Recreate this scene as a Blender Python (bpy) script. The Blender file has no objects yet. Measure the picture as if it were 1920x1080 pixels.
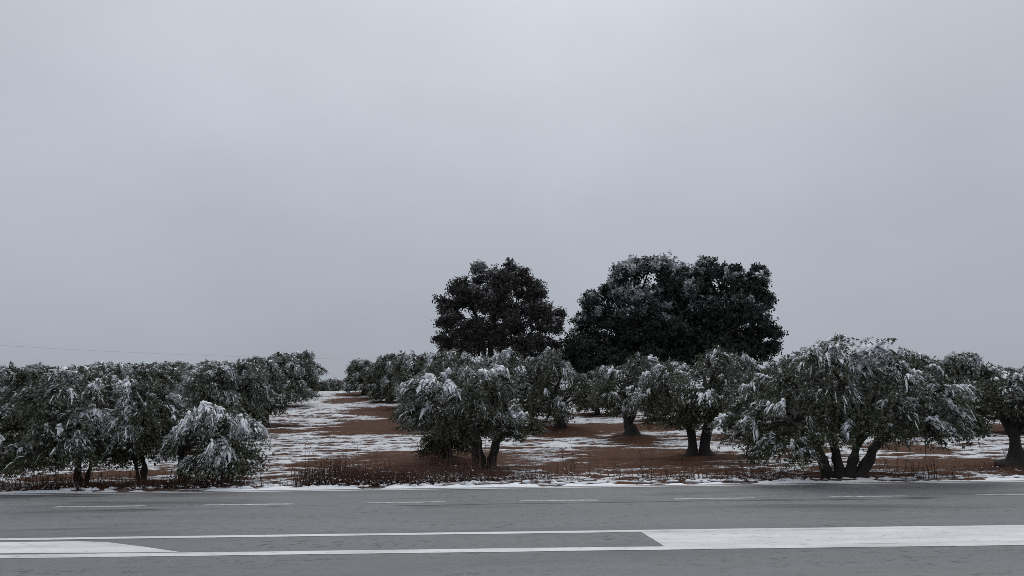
import bpy, math, numpy as np
from mathutils import Matrix

# ------------------------------------------------------------------ camera, sky, sun, exposure
scene = bpy.context.scene
coll = scene.collection
PITCH = math.atan(250.0 / 1450.0)
cam_data = bpy.data.cameras.new('camera')
cam = bpy.data.objects.new('camera', cam_data)
coll.objects.link(cam)
cam_data.sensor_width = 36.0
cam_data.lens = 36.0 * 1450.0 / 1920.0
cam_data.clip_start = 0.1
cam_data.clip_end = 8000.0
cam.matrix_world = (Matrix.Translation((0, 0, 1.7)) @ Matrix.Rotation(math.radians(90) + PITCH, 4, 'X')
                    @ Matrix.Rotation(math.radians(-0.75), 4, 'Z'))
scene.camera = cam

SUN_EL, SUN_AZ = math.radians(58), math.radians(12)      # a hidden sun, high and ahead of the camera
world = bpy.data.worlds.new('World')
scene.world = world
world.use_nodes = True
wn, wl = world.node_tree.nodes, world.node_tree.links
wn.clear()
w_out = wn.new('ShaderNodeOutputWorld')
sky = wn.new('ShaderNodeTexSky')
sky.sky_type = 'NISHITA'
sky.sun_disc = False
sky.sun_elevation = SUN_EL
sky.sun_rotation = SUN_AZ
sky.dust_density = 4.0
bg_sky = wn.new('ShaderNodeBackground')
bg_sky.inputs['Strength'].default_value = 0.05
wl.new(sky.outputs[0], bg_sky.inputs['Color'])
tc = wn.new('ShaderNodeTexCoord')
sep = wn.new('ShaderNodeSeparateXYZ')
wl.new(tc.outputs['Generated'], sep.inputs[0])
ramp = wn.new('ShaderNodeValToRGB')                       # overcast deck: brighter towards the zenith
ce = ramp.color_ramp
ce.elements[0].position = 0.0
ce.elements[0].color = (0.385, 0.420, 0.485, 1)
ce.elements[1].position = 1.0
ce.elements[1].color = (0.86, 0.89, 0.94, 1)
e = ce.elements.new(0.25); e.color = (0.480, 0.515, 0.580, 1)
e = ce.elements.new(0.50); e.color = (0.63, 0.66, 0.72, 1)
wl.new(sep.outputs['Z'], ramp.inputs[0])
wmap = wn.new('ShaderNodeMapping')
wmap.inputs['Scale'].default_value = (1.5, 1.5, 2.6)
wmap.inputs['Location'].default_value = (0.35, 0.2, 0.1)
wl.new(tc.outputs['Generated'], wmap.inputs[0])
wno = wn.new('ShaderNodeTexNoise')
wno.inputs['Scale'].default_value = 1.3
wno.inputs['Detail'].default_value = 5.0
wno.inputs['Roughness'].default_value = 0.5
wl.new(wmap.outputs[0], wno.inputs['Vector'])
wmr = wn.new('ShaderNodeMapRange')
wmr.inputs['From Min'].default_value = 0.3
wmr.inputs['From Max'].default_value = 0.7
wmr.inputs['To Min'].default_value = 0.91
wmr.inputs['To Max'].default_value = 1.09
wl.new(wno.outputs[0], wmr.inputs[0])
wmul = wn.new('ShaderNodeVectorMath')
wmul.operation = 'SCALE'
wl.new(ramp.outputs[0], wmul.inputs[0])
wdot = wn.new('ShaderNodeVectorMath')                     # the cloud is a little brighter around the hidden sun
wdot.operation = 'DOT_PRODUCT'
wl.new(tc.outputs['Generated'], wdot.inputs[0])
wdot.inputs[1].default_value = (math.sin(SUN_AZ) * math.cos(SUN_EL), math.cos(SUN_AZ) * math.cos(SUN_EL), math.sin(SUN_EL))
wglow = wn.new('ShaderNodeMapRange')
wglow.inputs['From Min'].default_value = 0.55
wglow.inputs['From Max'].default_value = 1.0
wglow.inputs['To Min'].default_value = 0.97
wglow.inputs['To Max'].default_value = 1.08
wglow.interpolation_type = 'SMOOTHSTEP'
wl.new(wdot.outputs['Value'], wglow.inputs[0])
wmm = wn.new('ShaderNodeMath')
wmm.operation = 'MULTIPLY'
wl.new(wmr.outputs[0], wmm.inputs[0])
wl.new(wglow.outputs[0], wmm.inputs[1])
wl.new(wmm.outputs[0], wmul.inputs['Scale'])
bg_cloud = wn.new('ShaderNodeBackground')
bg_cloud.inputs['Strength'].default_value = 1.0
wl.new(wmul.outputs[0], bg_cloud.inputs['Color'])
wmix = wn.new('ShaderNodeMixShader')
wmix.inputs[0].default_value = 0.88
wl.new(bg_sky.outputs[0], wmix.inputs[1])
wl.new(bg_cloud.outputs[0], wmix.inputs[2])
wl.new(wmix.outputs[0], w_out.inputs[0])

sun_data = bpy.data.lights.new('sun', 'SUN')
sun_data.energy = 0.9
sun_data.angle = math.radians(28)
sun_data.color = (1.0, 0.97, 0.93)
sun = bpy.data.objects.new('sun', sun_data)
coll.objects.link(sun)
sun.rotation_euler = (math.radians(90) - SUN_EL, 0, math.pi - SUN_AZ)   # light travels towards the camera
scene.view_settings.view_transform = 'Standard'
scene.view_settings.look = 'None'
scene.view_settings.gamma = 1.0
scene.view_settings.exposure = 0.0
try:
    scene.cycles.use_denoising = False
    scene.cycles.pixel_filter_type = 'BLACKMAN_HARRIS'
    scene.cycles.filter_width = 0.85
    scene.cycles.max_bounces = 6
    scene.cycles.diffuse_bounces = 3
    scene.cycles.transmission_bounces = 3
except Exception:
    pass

# ------------------------------------------------------------------ numbers measured for the place (metres)
HEROES = [
    {'label': 'tall young olive at the road verge with a low branch sweeping down to its left', 'x': -12.19, 'y': 22.3, 'lobes': [(-0.06, 2.64, 0.65), (-0.46, 1.89, 0.68), (0.45, 1.95, 0.69), (0.05, 1.29, 0.77), (-0.95, 2.34, 0.46), (-1.22, 1.05, 0.4), (-1.72, 0.76, 0.4), (0.86, 0.9, 0.43), (-0.53, 0.92, 0.52), (0.39, 2.71, 0.49), (-0.39, 2.94, 0.4), (-2.01, 0.62, 0.31), (-1.46, 1.23, 0.34)], 'stems': [[(0.02, 0.07, 0.11), (-0.1, 0.48, 0.09), (-0.06, 1.06, 0.07), (0.0, 1.81, 0.05)], [(0.11, 0.06, 0.07), (0.19, 0.47, 0.055), (0.37, 1.06, 0.04)]], 'kind': 'olive', 'det': 1.0, 'snow': 0.5, 'depth': 0.5, 'droop': 1.26, 'seed': 1},
    {'label': 'slim young olive with a bare single trunk and a snow clump between two verge olives', 'x': -10.43, 'y': 22.3, 'lobes': [(-0.27, 2.57, 0.58), (0.12, 2.01, 0.65), (-0.46, 1.64, 0.62), (0.28, 1.24, 0.49), (-0.52, 0.97, 0.37), (0.71, 1.55, 0.37), (0.1, 3.02, 0.37)], 'stems': [[(-0.0, 0.04, 0.12), (-0.0, 0.45, 0.09), (-0.09, 0.89, 0.075), (-0.11, 1.64, 0.05)], [(-0.04, 0.63, 0.05), (-0.3, 0.9, 0.04), (-0.51, 1.27, 0.03)]], 'kind': 'olive', 'det': 1.0, 'snow': 0.65, 'depth': 0.5, 'droop': 1.26, 'seed': 2},
    {'label': 'low weeping olive at the verge whose snow-laden branches hang to the ground', 'x': -9.27, 'y': 22.3, 'lobes': [(0.8, 1.88, 0.52), (1.35, 1.56, 0.55), (0.4, 1.61, 0.52), (0.04, 1.14, 0.43), (1.23, 0.89, 0.62), (1.75, 0.77, 0.4), (0.75, 0.72, 0.58), (1.33, 0.42, 0.37)], 'stems': [[(-0.0, 0.03, 0.1), (-0.13, 0.44, 0.08), (-0.1, 0.88, 0.06), (0.22, 1.47, 0.05)], [(0.01, 0.29, 0.06), (0.22, 0.61, 0.05), (0.62, 1.02, 0.04)]], 'kind': 'olive', 'det': 1.0, 'snow': 0.85, 'depth': 0.5, 'droop': 1.5, 'seed': 3},
    {'label': 'two-stemmed olive with a broad snowy crown in the middle of the verge', 'x': -1.0, 'y': 25, 'lobes': [(-1.95, 2.39, 0.62), (-2.25, 1.8, 0.45), (-1.13, 2.46, 0.66), (-0.41, 2.0, 0.72), (0.27, 2.45, 0.69), (0.78, 1.71, 0.66), (1.37, 1.34, 0.38), (0.85, 1.09, 0.31), (-0.76, 1.36, 0.72), (0.09, 1.32, 0.69), (-1.78, 1.63, 0.66), (-0.41, 2.79, 0.52), (0.62, 2.7, 0.45)], 'stems': [[(-0.13, 0.1, 0.24), (-0.15, 0.53, 0.2), (-0.25, 1.03, 0.18), (-0.58, 1.7, 0.12)], [(0.22, 0.09, 0.2), (0.34, 0.52, 0.17), (0.55, 1.1, 0.15), (0.78, 1.85, 0.09)]], 'kind': 'olive', 'det': 1.0, 'snow': 0.6, 'depth': 0.5, 'droop': 1.0, 'seed': 4},
    {'label': 'dark bushy olive just behind the two-stemmed verge olive on its left', 'x': -2.35, 'y': 28.5, 'lobes': [(-0.04, 0.87, 0.86), (-0.7, 1.55, 0.83), (0.15, 1.86, 0.86), (0.74, 2.88, 0.75), (-0.39, 2.95, 0.75), (0.35, 3.37, 0.55), (-1.02, 2.42, 0.59), (-0.52, 0.5, 0.49), (0.44, 0.58, 0.55)], 'stems': [[(-0.12, 0.08, 0.36), (-0.08, 0.59, 0.26), (0.06, 1.63, 0.18)]], 'kind': 'olive', 'det': 1.0, 'snow': 0.3, 'depth': 0.5, 'droop': 1.0, 'seed': 5},
    {'label': 'olive with two stout leaning stems on a brown soil mound near the road', 'x': 6.74, 'y': 28.5, 'lobes': [(-1.51, 2.73, 0.71), (-1.89, 2.08, 0.51), (-0.85, 2.2, 0.79), (0.02, 2.09, 0.83), (0.28, 3.25, 0.63), (0.86, 2.62, 0.67), (-0.21, 1.42, 0.67), (-1.18, 1.49, 0.63), (0.97, 1.79, 0.63), (1.48, 2.11, 0.51), (0.59, 3.54, 0.43)], 'stems': [[(-0.37, -0.03, 0.28), (-0.26, 0.48, 0.2), (-0.34, 1.14, 0.17), (-0.58, 1.91, 0.1)], [(0.19, -0.04, 0.3), (0.16, 0.47, 0.24), (0.32, 1.32, 0.2), (0.51, 2.28, 0.1)]], 'kind': 'olive', 'det': 1.0, 'snow': 0.5, 'depth': 0.5, 'droop': 1.0, 'seed': 6},
    {'label': 'large spreading olive with four splayed dark stems at the road edge', 'x': 9.03, 'y': 21.7, 'lobes': [(-2.83, 1.32, 0.54), (-2.17, 0.88, 0.51), (-1.84, 0.67, 0.33), (-2.41, 2.01, 0.57), (-1.93, 2.67, 0.54), (-1.16, 3.03, 0.63), (-0.68, 3.44, 0.39), (-1.06, 2.29, 0.72), (-0.13, 2.87, 0.69), (0.36, 3.34, 0.42), (-0.06, 1.86, 0.75), (0.89, 2.56, 0.69), (1.11, 1.7, 0.75), (1.9, 2.25, 0.69), (2.45, 1.88, 0.63), (2.74, 1.54, 0.51), (3.11, 1.39, 0.33), (1.66, 1.38, 0.6), (2.31, 1.25, 0.42), (-1.42, 1.42, 0.6), (1.67, 2.96, 0.42), (-0.7, 1.32, 0.54), (0.47, 1.22, 0.48)], 'stems': [[(-0.43, -0.07, 0.2), (-0.62, 0.47, 0.17), (-0.8, 0.98, 0.15), (-1.25, 1.71, 0.1)], [(-0.11, -0.07, 0.17), (-0.18, 0.47, 0.14), (-0.25, 1.04, 0.12), (-0.2, 1.98, 0.08)], [(0.07, -0.08, 0.16), (0.21, 0.39, 0.13), (0.45, 0.96, 0.11), (0.75, 1.83, 0.07)], [(0.23, -0.08, 0.18), (0.62, 0.46, 0.15), (1.12, 1.1, 0.13), (1.85, 1.81, 0.08)]], 'kind': 'olive', 'det': 0.8, 'snow': 0.55, 'depth': 0.5, 'droop': 1.26, 'seed': 7},
    {'label': 'olive with a thick swollen trunk at the right edge near the road', 'x': 15.2, 'y': 24, 'lobes': [(-0.66, 2.18, 0.46), (-1.02, 1.93, 0.36), (0.03, 2.5, 0.56), (0.64, 2.16, 0.63), (1.18, 2.48, 0.56), (0.13, 1.72, 0.53), (0.9, 1.59, 0.53), (-0.42, 1.72, 0.4), (1.68, 1.91, 0.53)], 'stems': [[(0.03, -0.1, 0.42), (0.08, 0.22, 0.36), (-0.01, 0.57, 0.17), (0.06, 1.36, 0.14), (0.22, 2.01, 0.09)]], 'kind': 'olive', 'det': 1.0, 'snow': 0.5, 'depth': 0.5, 'droop': 1.0, 'seed': 8},
    {'label': 'olive with a weeping snow-streaked right side behind the middle verge olive', 'x': 2.18, 'y': 42, 'lobes': [(-1.95, 3.25, 0.81), (-0.79, 3.29, 0.98), (0.36, 2.99, 0.98), (1.14, 2.29, 0.81), (1.55, 1.55, 0.58), (-0.53, 1.8, 1.04), (-1.55, 1.39, 0.87), (0.31, 1.05, 0.75), (-2.29, 3.95, 0.46), (-0.2, 3.81, 0.58)], 'stems': [[(0.35, 0.29, 0.3), (0.24, 0.72, 0.22), (-0.1, 1.85, 0.15)]], 'kind': 'olive', 'det': 1.0, 'snow': 0.7, 'depth': 0.5, 'droop': 1.4, 'seed': 9},
    {'label': 'olive with a flared triangular trunk standing mid field between two brown strips', 'x': 5.57, 'y': 37.5, 'lobes': [(-0.73, 2.96, 0.67), (-1.15, 1.95, 0.62), (0.14, 2.19, 0.78), (0.93, 2.81, 0.72), (1.27, 1.79, 0.72), (-0.33, 1.43, 0.67), (2.23, 3.0, 0.47), (0.44, 3.46, 0.47)], 'stems': [[(-0.03, -0.05, 0.62), (-0.01, 0.35, 0.42), (-0.12, 0.8, 0.24), (0.0, 2.06, 0.15)]], 'kind': 'olive', 'det': 1.0, 'snow': 0.5, 'depth': 0.5, 'droop': 1.0, 'seed': 10},
    {'label': 'round dark-brown leafy tree with a forked trunk, left of the giant evergreens', 'x': -1.94, 'y': 70, 'lobes': [(-3.64, 6.98, 1.35), (-3.45, 4.88, 1.35), (-1.88, 8.78, 1.64), (0.48, 9.89, 1.54), (2.68, 9.71, 1.45), (3.96, 7.52, 1.74), (5.3, 6.12, 1.26), (1.18, 7.55, 1.64), (2.74, 4.12, 1.26), (4.39, 4.58, 1.35), (-2.09, 5.83, 1.35), (-2.38, 3.89, 1.16), (1.72, 11.12, 0.58), (-0.75, 10.4, 1.06), (6.05, 7.09, 0.68), (-4.03, 8.11, 0.87), (3.89, 8.85, 1.06), (-3.93, 3.82, 0.68), (5.26, 4.18, 0.87), (-0.27, 8.16, 1.26), (1.9, 6.17, 1.16), (-0.77, 6.2, 1.06), (0.68, 5.31, 0.97), (-1.03, 4.75, 0.77), (1.39, 4.23, 0.87)], 'stems': [[(-0.1, -0.1, 0.42), (-0.03, 1.89, 0.36), (-0.06, 3.81, 0.32), (-0.1, 5.51, 0.26), (0.16, 7.22, 0.22), (0.37, 9.19, 0.1)], [(-0.15, 4.78, 0.18), (-1.02, 6.26, 0.2), (-1.74, 8.23, 0.12), (-1.98, 9.47, 0.06)], [(-0.1, 4.78, 0.18), (0.2, 6.73, 0.2), (0.71, 8.69, 0.13), (0.73, 10.68, 0.05)], [(-0.01, 4.54, 0.17), (1.17, 5.98, 0.18), (2.65, 7.43, 0.12), (3.89, 8.65, 0.06)], [(-0.01, 4.05, 0.2), (1.4, 4.76, 0.14), (3.1, 5.23, 0.1), (4.55, 5.21, 0.05)], [(-0.16, 4.3, 0.18), (-1.51, 5.04, 0.12), (-2.72, 5.55, 0.07)]], 'kind': 'round', 'det': 1.0, 'snow': 0.22, 'depth': 0.78, 'droop': 1.0, 'seed': 11},
    {'label': 'giant dark evergreen with snow on its domed top beside the round brown tree', 'x': 10.71, 'y': 72, 'lobes': [(0.6, 10.23, 1.79), (-3.52, 7.53, 1.49), (-1.48, 8.37, 1.99), (2.6, 10.0, 1.89), (4.15, 8.65, 2.23), (0.97, 7.07, 2.38), (-3.16, 6.01, 1.79), (-1.1, 4.98, 2.38), (2.89, 5.03, 2.38), (-4.72, 3.74, 1.59), (-3.78, 2.04, 1.79), (-1.21, 2.01, 2.18), (1.76, 1.97, 2.18), (4.33, 4.01, 2.18), (-5.84, 2.76, 1.09), (3.72, 1.55, 1.99), (-0.92, 10.14, 1.19), (1.64, 11.14, 0.79), (5.29, 8.28, 1.99), (4.93, 6.01, 2.18), (4.52, 9.97, 1.69), (2.77, 8.06, 1.99), (6.08, 9.03, 1.49)], 'stems': [[(-0.07, -0.1, 0.7), (0.04, 1.15, 0.6), (0.47, 5.61, 0.4)]], 'kind': 'oak', 'det': 1.0, 'snow': 0.75, 'depth': 0.7, 'droop': 1.0, 'seed': 12},
    {'label': 'giant dark evergreen with a steep right flank, rightmost of the huge trees', 'x': 19.07, 'y': 70, 'lobes': [(-2.08, 10.29, 1.45), (-0.17, 9.47, 1.74), (2.42, 9.33, 1.64), (3.15, 7.74, 1.45), (3.28, 5.39, 1.45), (2.76, 3.36, 1.54), (0.53, 6.4, 2.32), (-1.86, 7.17, 2.22), (-1.58, 3.51, 2.32), (0.82, 3.24, 2.22), (-3.1, 9.66, 1.45), (-3.55, 2.57, 1.83), (2.64, 10.53, 0.77), (-2.04, 11.14, 0.68), (-2.92, 5.47, 2.03)], 'stems': [[(0.34, -0.1, 0.7), (0.53, 1.61, 0.6), (0.55, 5.96, 0.4)]], 'kind': 'oak', 'det': 1.0, 'snow': 0.3, 'depth': 0.7, 'droop': 1.0, 'seed': 13},
]
GENERIC = [
    ('frosted olive with a short dark trunk at the left edge of the field', -24.5, 40, 3.8, 4.36, 0, None),
    ('frosted olive rising behind the tall young verge olive', -18.13, 34, 3.87, 3.28, 1, None),
    ('frosted olive rising behind the slim young verge olive', -16.87, 37, 3.78, 3.19, 2, None),
    ('frosted olive rising directly behind the low weeping verge olive', -12.88, 33.5, 3.84, 3.35, 3, None),
    ('broad frosted olive second from the corridor on its left side', -14.06, 40, 3.88, 3.59, 0, None),
    ('frosted olive overhanging the corridor from the left, nearest of that row', -14.57, 46, 3.84, 3.49, 1, None),
    ('tall frosted olive on the skyline left of the corridor', -17.34, 59, 4.29, 4.56, 2, None),
    ('farthest olive on the left side of the corridor at the crest', -19.16, 71, 3.64, 3.28, 3, None),
    ('snow-frosted olive in the crowded back rows left of the open corridor', -27.77, 49, 3.67, 4.06, 1, 'olive trees in the back rows of the left field'),
    ('snow-frosted olive in the crowded back rows left of the open corridor', -25.97, 51, 3.79, 4.22, 2, 'olive trees in the back rows of the left field'),
    ('snow-frosted olive in the crowded back rows left of the open corridor', -23.93, 53, 3.62, 4.2, 3, 'olive trees in the back rows of the left field'),
    ('snow-frosted olive in the crowded back rows left of the open corridor', -33.39, 52, 3.5, 4.48, 3, 'olive trees in the back rows of the left field'),
    ('snow-frosted olive in the crowded back rows left of the open corridor', -22.64, 56, 3.58, 4.25, 0, 'olive trees in the back rows of the left field'),
    ('snow-frosted olive in the crowded back rows left of the open corridor', -21.08, 58, 3.59, 4.0, 1, 'olive trees in the back rows of the left field'),
    ('snow-frosted olive in the crowded back rows left of the open corridor', -21.77, 66, 3.67, 4.1, 2, 'olive trees in the back rows of the left field'),
    ('snow-frosted olive in the crowded back rows left of the open corridor', -36.73, 62, 3.35, 4.49, 0, 'olive trees in the back rows of the left field'),
    ('snow-frosted olive in the crowded back rows left of the open corridor', -32.14, 66, 3.44, 4.55, 1, 'olive trees in the back rows of the left field'),
    ('snow-frosted olive in the crowded back rows left of the open corridor', -28.74, 67, 3.32, 4.39, 2, 'olive trees in the back rows of the left field'),
    ('snow-frosted olive in the crowded back rows left of the open corridor', -26.93, 70, 3.47, 4.34, 3, 'olive trees in the back rows of the left field'),
    ('snow-frosted olive in the crowded back rows left of the open corridor', -37.93, 70, 3.13, 4.59, 3, 'olive trees in the back rows of the left field'),
    ('snow-frosted olive in the crowded back rows left of the open corridor', -44.28, 68, 2.99, 4.69, 2, 'olive trees in the back rows of the left field'),
    ('farthest olive on the right side of the corridor at the crest', -13.82, 72, 3.25, 3.58, 0, None),
    ('second farthest olive on the right side of the corridor', -10.02, 62, 3.85, 3.42, 1, None),
    ('third farthest olive on the right side of the corridor', -6.68, 53, 4.09, 3.4, 2, None),
    ('small rounded olive between the two farthest ones right of the corridor', -11.66, 67, 3.14, 3.05, 3, None),
    ('low olive squeezed between the second and third right of the corridor', -8.2, 57, 3.6, 2.91, 0, None),
    ('wide grey-green olive overhanging the corridor from the right', -4.22, 44, 4.35, 4.04, 3, None),
    ('olive whose plumed top shows right of the round tree trunk base', -0.76, 48, 4.01, 3.97, 1, None),
    ('olive peeking between the middle verge olive and the weeping snow-streaked one', 0.68, 46, 3.77, 3.81, 2, None),
    ('olive rising behind the crown of the middle verge olive, under the round tree', -2.24, 42, 4.09, 3.48, 0, None),
    ('olive glimpsed left of the flared-trunk olive below the giant evergreen', 5.34, 50, 2.99, 2.93, 0, None),
    ('olive right behind the flared-trunk olive below the giant evergreen', 8.71, 46, 3.66, 3.33, 2, None),
    ('olive with a snow-capped right crown behind the leaning two-stemmed olive', 10.62, 37, 3.93, 2.68, 3, None),
    ('olive between the leaning two-stemmed olive and the large spreading olive', 11.46, 35, 3.44, 2.53, 0, None),
    ('olive rising behind the right shoulder of the large spreading olive', 18.74, 37, 4.02, 3.44, 1, None),
    ('olive with tufted tops right of the large spreading olive', 22.68, 39, 3.84, 3.15, 2, None),
    ('olive just behind the one with the swollen trunk at the right edge', 24.57, 37, 3.23, 3.06, 3, None),
    ('olive partly hidden in the back rows behind the right-hand trees', 16.93, 44, 3.7, 3.34, 2, 'olive trees in the back rows of the right field'),
    ('olive partly hidden in the back rows behind the right-hand trees', 21.14, 47, 3.74, 3.57, 3, 'olive trees in the back rows of the right field'),
    ('olive partly hidden in the back rows behind the right-hand trees', 29.13, 53, 3.0, 3.47, 0, 'olive trees in the back rows of the right field'),
    ('olive partly hidden in the back rows behind the right-hand trees', 33.1, 53, 2.73, 3.66, 1, 'olive trees in the back rows of the right field'),
    ('olive partly hidden in the back rows behind the right-hand trees', 19.38, 55, 2.61, 3.41, 1, 'olive trees in the back rows of the right field'),
    ('olive partly hidden in the back rows behind the right-hand trees', 29.36, 60, 2.71, 3.72, 0, 'olive trees in the back rows of the right field'),
    ('tiny far olive beyond the crest at the end of the corridor', -24.53, 98, 3.15, 3.51, 0, 'olives beyond the crest'),
    ('tiny far olive beyond the crest at the end of the corridor', -23.74, 104, 4.19, 3.51, 1, 'olives beyond the crest'),
    ('tiny far olive beyond the crest at the end of the corridor', -20.71, 97, 2.77, 3.14, 2, 'olives beyond the crest'),
]
BARE = [(-3.04, 29.21, 3.74, 4.34), (1.73, 25.5, 1.12, 1.91), (4.85, 28.69, 3.38, 4.56), (14.02, 24.8, 2.59, 2.68), (-7.17, 45.21, 3.99, 4.59), (5.09, 42.49, 4.32, 2.46), (5.68, 37.07, 1.0, 2.8), (-9.79, 54.64, 2.23, 3.0), (-13.68, 65.63, 1.91, 3.71), (-14.25, 73.73, 2.52, 3.88), (-12.47, 42.9, 1.89, 0.84), (-16.24, 45.67, 1.24, 1.27), (2.55, 39.12, 1.59, 1.17), (11.69, 31.16, 0.84, 1.2), (15.69, 31.58, 1.28, 2.05), (-12.7, 25.18, 1.95, 1.18), (-1.72, 28.52, 0.48, 2.09), (-23.3, 36.87, 0.75, 2.8), (-6.94, 51.46, 2.28, 2.45), (24.7, 39.35, 1.87, 2.51), (-7.33, 27.59, 0.93, 1.36)]
PROF_Y = [-400, 20.9, 21.15, 22.3, 25, 29, 38, 47, 56, 65, 74, 80, 86, 100, 150, 260, 600, 3000]
PROF_Z = [-0.05, -0.05, 0.03, 0.05, 0.19, 0.3, 0.86, 1.7, 2.67, 3.6, 4.5, 4.95, 4.95, 3.8, -1.5, -7, -8, -8]


# ------------------------------------------------------------------ helpers
def vnoise(p, seed=0):
    p = np.asarray(p, dtype=np.float64)
    i = np.floor(p).astype(np.int64)
    f = p - i
    u = f * f * (3 - 2 * f)
    out = np.zeros(len(p))
    for dx in (0, 1):
        wx = u[:, 0] if dx else 1 - u[:, 0]
        for dy in (0, 1):
            wy = u[:, 1] if dy else 1 - u[:, 1]
            for dz in (0, 1):
                wz = u[:, 2] if dz else 1 - u[:, 2]
                h = ((i[:, 0] + dx) * 374761393 + (i[:, 1] + dy) * 668265263 + (i[:, 2] + dz) * 1440662683
                     + seed * 1274126177) & 0xFFFFFFFF
                h = ((h ^ (h >> 13)) * 1103515245) & 0xFFFFFFFF
                h = ((h ^ (h >> 16)) * 2246822519) & 0xFFFFFFFF
                h = h ^ (h >> 15)
                out += wx * wy * wz * ((h & 0xFFFF) / 65535.0)
    return out

def fbm(p, seed=0, oct=3):
    p = np.asarray(p, dtype=np.float64)
    t = np.zeros(len(p)); a = 0.5; s = 0
    for k in range(oct):
        t += a * vnoise(p * 2 ** k, seed + k * 17); s += a; a *= 0.5
    return t / s

def unit(v):
    return v / np.maximum(np.linalg.norm(v, axis=-1, keepdims=True), 1e-9)

def make_mesh(name, verts, faces, mats, smooth=False, face_attrs=None, point_attrs=None, mat_index=None):
    """verts (N,3), faces (M,k) -> mesh"""
    me = bpy.data.meshes.new(name)
    verts = np.asarray(verts, dtype=np.float32); faces = np.asarray(faces, dtype=np.int32)
    n, (m, k) = len(verts), faces.shape
    me.vertices.add(n); me.vertices.foreach_set('co', verts.ravel())
    me.loops.add(m * k); me.loops.foreach_set('vertex_index', faces.ravel())
    me.polygons.add(m)
    me.polygons.foreach_set('loop_start', np.arange(m, dtype=np.int32) * k)
    me.polygons.foreach_set('loop_total', np.full(m, k, dtype=np.int32))
    if smooth:
        me.polygons.foreach_set('use_smooth', np.ones(m, dtype=bool))
    for mt in (mats if isinstance(mats, (list, tuple)) else [mats]):
        me.materials.append(mt)
    if mat_index is not None:
        me.polygons.foreach_set('material_index', np.asarray(mat_index, dtype=np.int32))
    for dom, at in (('FACE', face_attrs), ('POINT', point_attrs)):
        for key, val in (at or {}).items():
            a = me.attributes.new(key, 'FLOAT', dom)
            a.data.foreach_set('value', np.asarray(val, dtype=np.float32))
    me.update(calc_edges=True)
    return me

def link(name, data, parent=None, loc=(0, 0, 0)):
    o = bpy.data.objects.new(name, data)
    coll.objects.link(o)
    o.location = loc
    if parent is not None:
        o.parent = parent
    return o

def tag(o, label, cat, group=None):
    o['label'] = label; o['category'] = cat
    if group:
        o['group'] = group
    return o

def tube(points, radii, sides=8, lump=0.0, seed=0):
    """a tapering tube along a polyline; returns verts, quads"""
    p = np.asarray(points, float); r = np.asarray(radii, float); n = len(p)
    t = unit(np.gradient(p, axis=0))
    ref = np.tile(np.array([[0.31, 0.95, 0.05]]), (n, 1))
    a = unit(np.cross(t, ref)); b = np.cross(t, a)
    ang = np.arange(sides) * 2 * math.pi / sides
    ring = p[:, None, :] + r[:, None, None] * (np.cos(ang)[None, :, None] * a[:, None, :] + np.sin(ang)[None, :, None] * b[:, None, :])
    v = ring.reshape(-1, 3)
    if lump:
        nz = vnoise(v * 4.0 / max(r.max() * 4, .4) + seed * 3.7, seed) - 0.5
        c = np.repeat(p, sides, axis=0)
        v = c + (v - c) * (1 + lump * nz[:, None] * 2)
    i = np.arange(n - 1)[:, None] * sides; j = np.arange(sides)[None, :]; j2 = (j + 1) % sides
    q = np.stack([i + j, i + j2, i + sides + j2, i + sides + j], -1).reshape(-1, 4)
    return v, q

def smooth_path(pts, n):
    """Catmull-Rom through control points (each a row: x,y,z,r)"""
    p = np.asarray(pts, float)
    q = np.vstack([2 * p[0] - p[1], p, 2 * p[-1] - p[-2]])
    out = []
    for k in range(len(p) - 1):
        a, b, c, d = q[k], q[k + 1], q[k + 2], q[k + 3]
        for s in np.linspace(0, 1, n, endpoint=False):
            out.append(0.5 * (2 * b + (c - a) * s + (2 * a - 5 * b + 4 * c - d) * s * s + (3 * b - a - 3 * c + d) * s ** 3))
    out.append(p[-1])
    return np.array(out)

class Soup:
    def __init__(self):
        self.v, self.f, self.n = [], [], 0
    def add(self, v, f):
        self.v.append(np.asarray(v)); self.f.append(np.asarray(f) + self.n); self.n += len(v)
    def get(self):
        return np.vstack(self.v), np.vstack(self.f)

def ground_z(y):
    return np.interp(y, PROF_Y, PROF_Z)

# ------------------------------------------------------------------ materials
def new_mat(name):
    m = bpy.data.materials.new(name); m.use_nodes = True
    nt = m.node_tree
    b = nt.nodes['Principled BSDF']
    return m, nt.nodes, nt.links, b

def coords(nodes, links, scale=(1, 1, 1), kind='Object'):
    t = nodes.new('ShaderNodeTexCoord'); mp = nodes.new('ShaderNodeMapping')
    mp.inputs['Scale'].default_value = scale
    links.new(t.outputs[kind], mp.inputs[0])
    return mp.outputs[0]

def noise(nodes, links, vec, scale, detail=4, rough=0.55, dist=0.0):
    n = nodes.new('ShaderNodeTexNoise')
    n.inputs['Scale'].default_value = scale; n.inputs['Detail'].default_value = detail
    n.inputs['Roughness'].default_value = rough; n.inputs['Distortion'].default_value = dist
    links.new(vec, n.inputs['Vector'])
    return n.outputs[0]

def maprange(nodes, links, val, a, b, c=0.0, d=1.0, smooth=False):
    n = nodes.new('ShaderNodeMapRange')
    if smooth: n.interpolation_type = 'SMOOTHSTEP'
    n.inputs['From Min'].default_value = a; n.inputs['From Max'].default_value = b
    n.inputs['To Min'].default_value = c; n.inputs['To Max'].default_value = d
    links.new(val, n.inputs[0])
    return n.outputs[0]

def math_node(nodes, links, op, a, b=None):
    n = nodes.new('ShaderNodeMath'); n.operation = op
    for i, x in enumerate((a, b)):
        if x is None: continue
        if isinstance(x, (int, float)): n.inputs[i].default_value = x
        else: links.new(x, n.inputs[i])
    return n.outputs[0]

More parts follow.
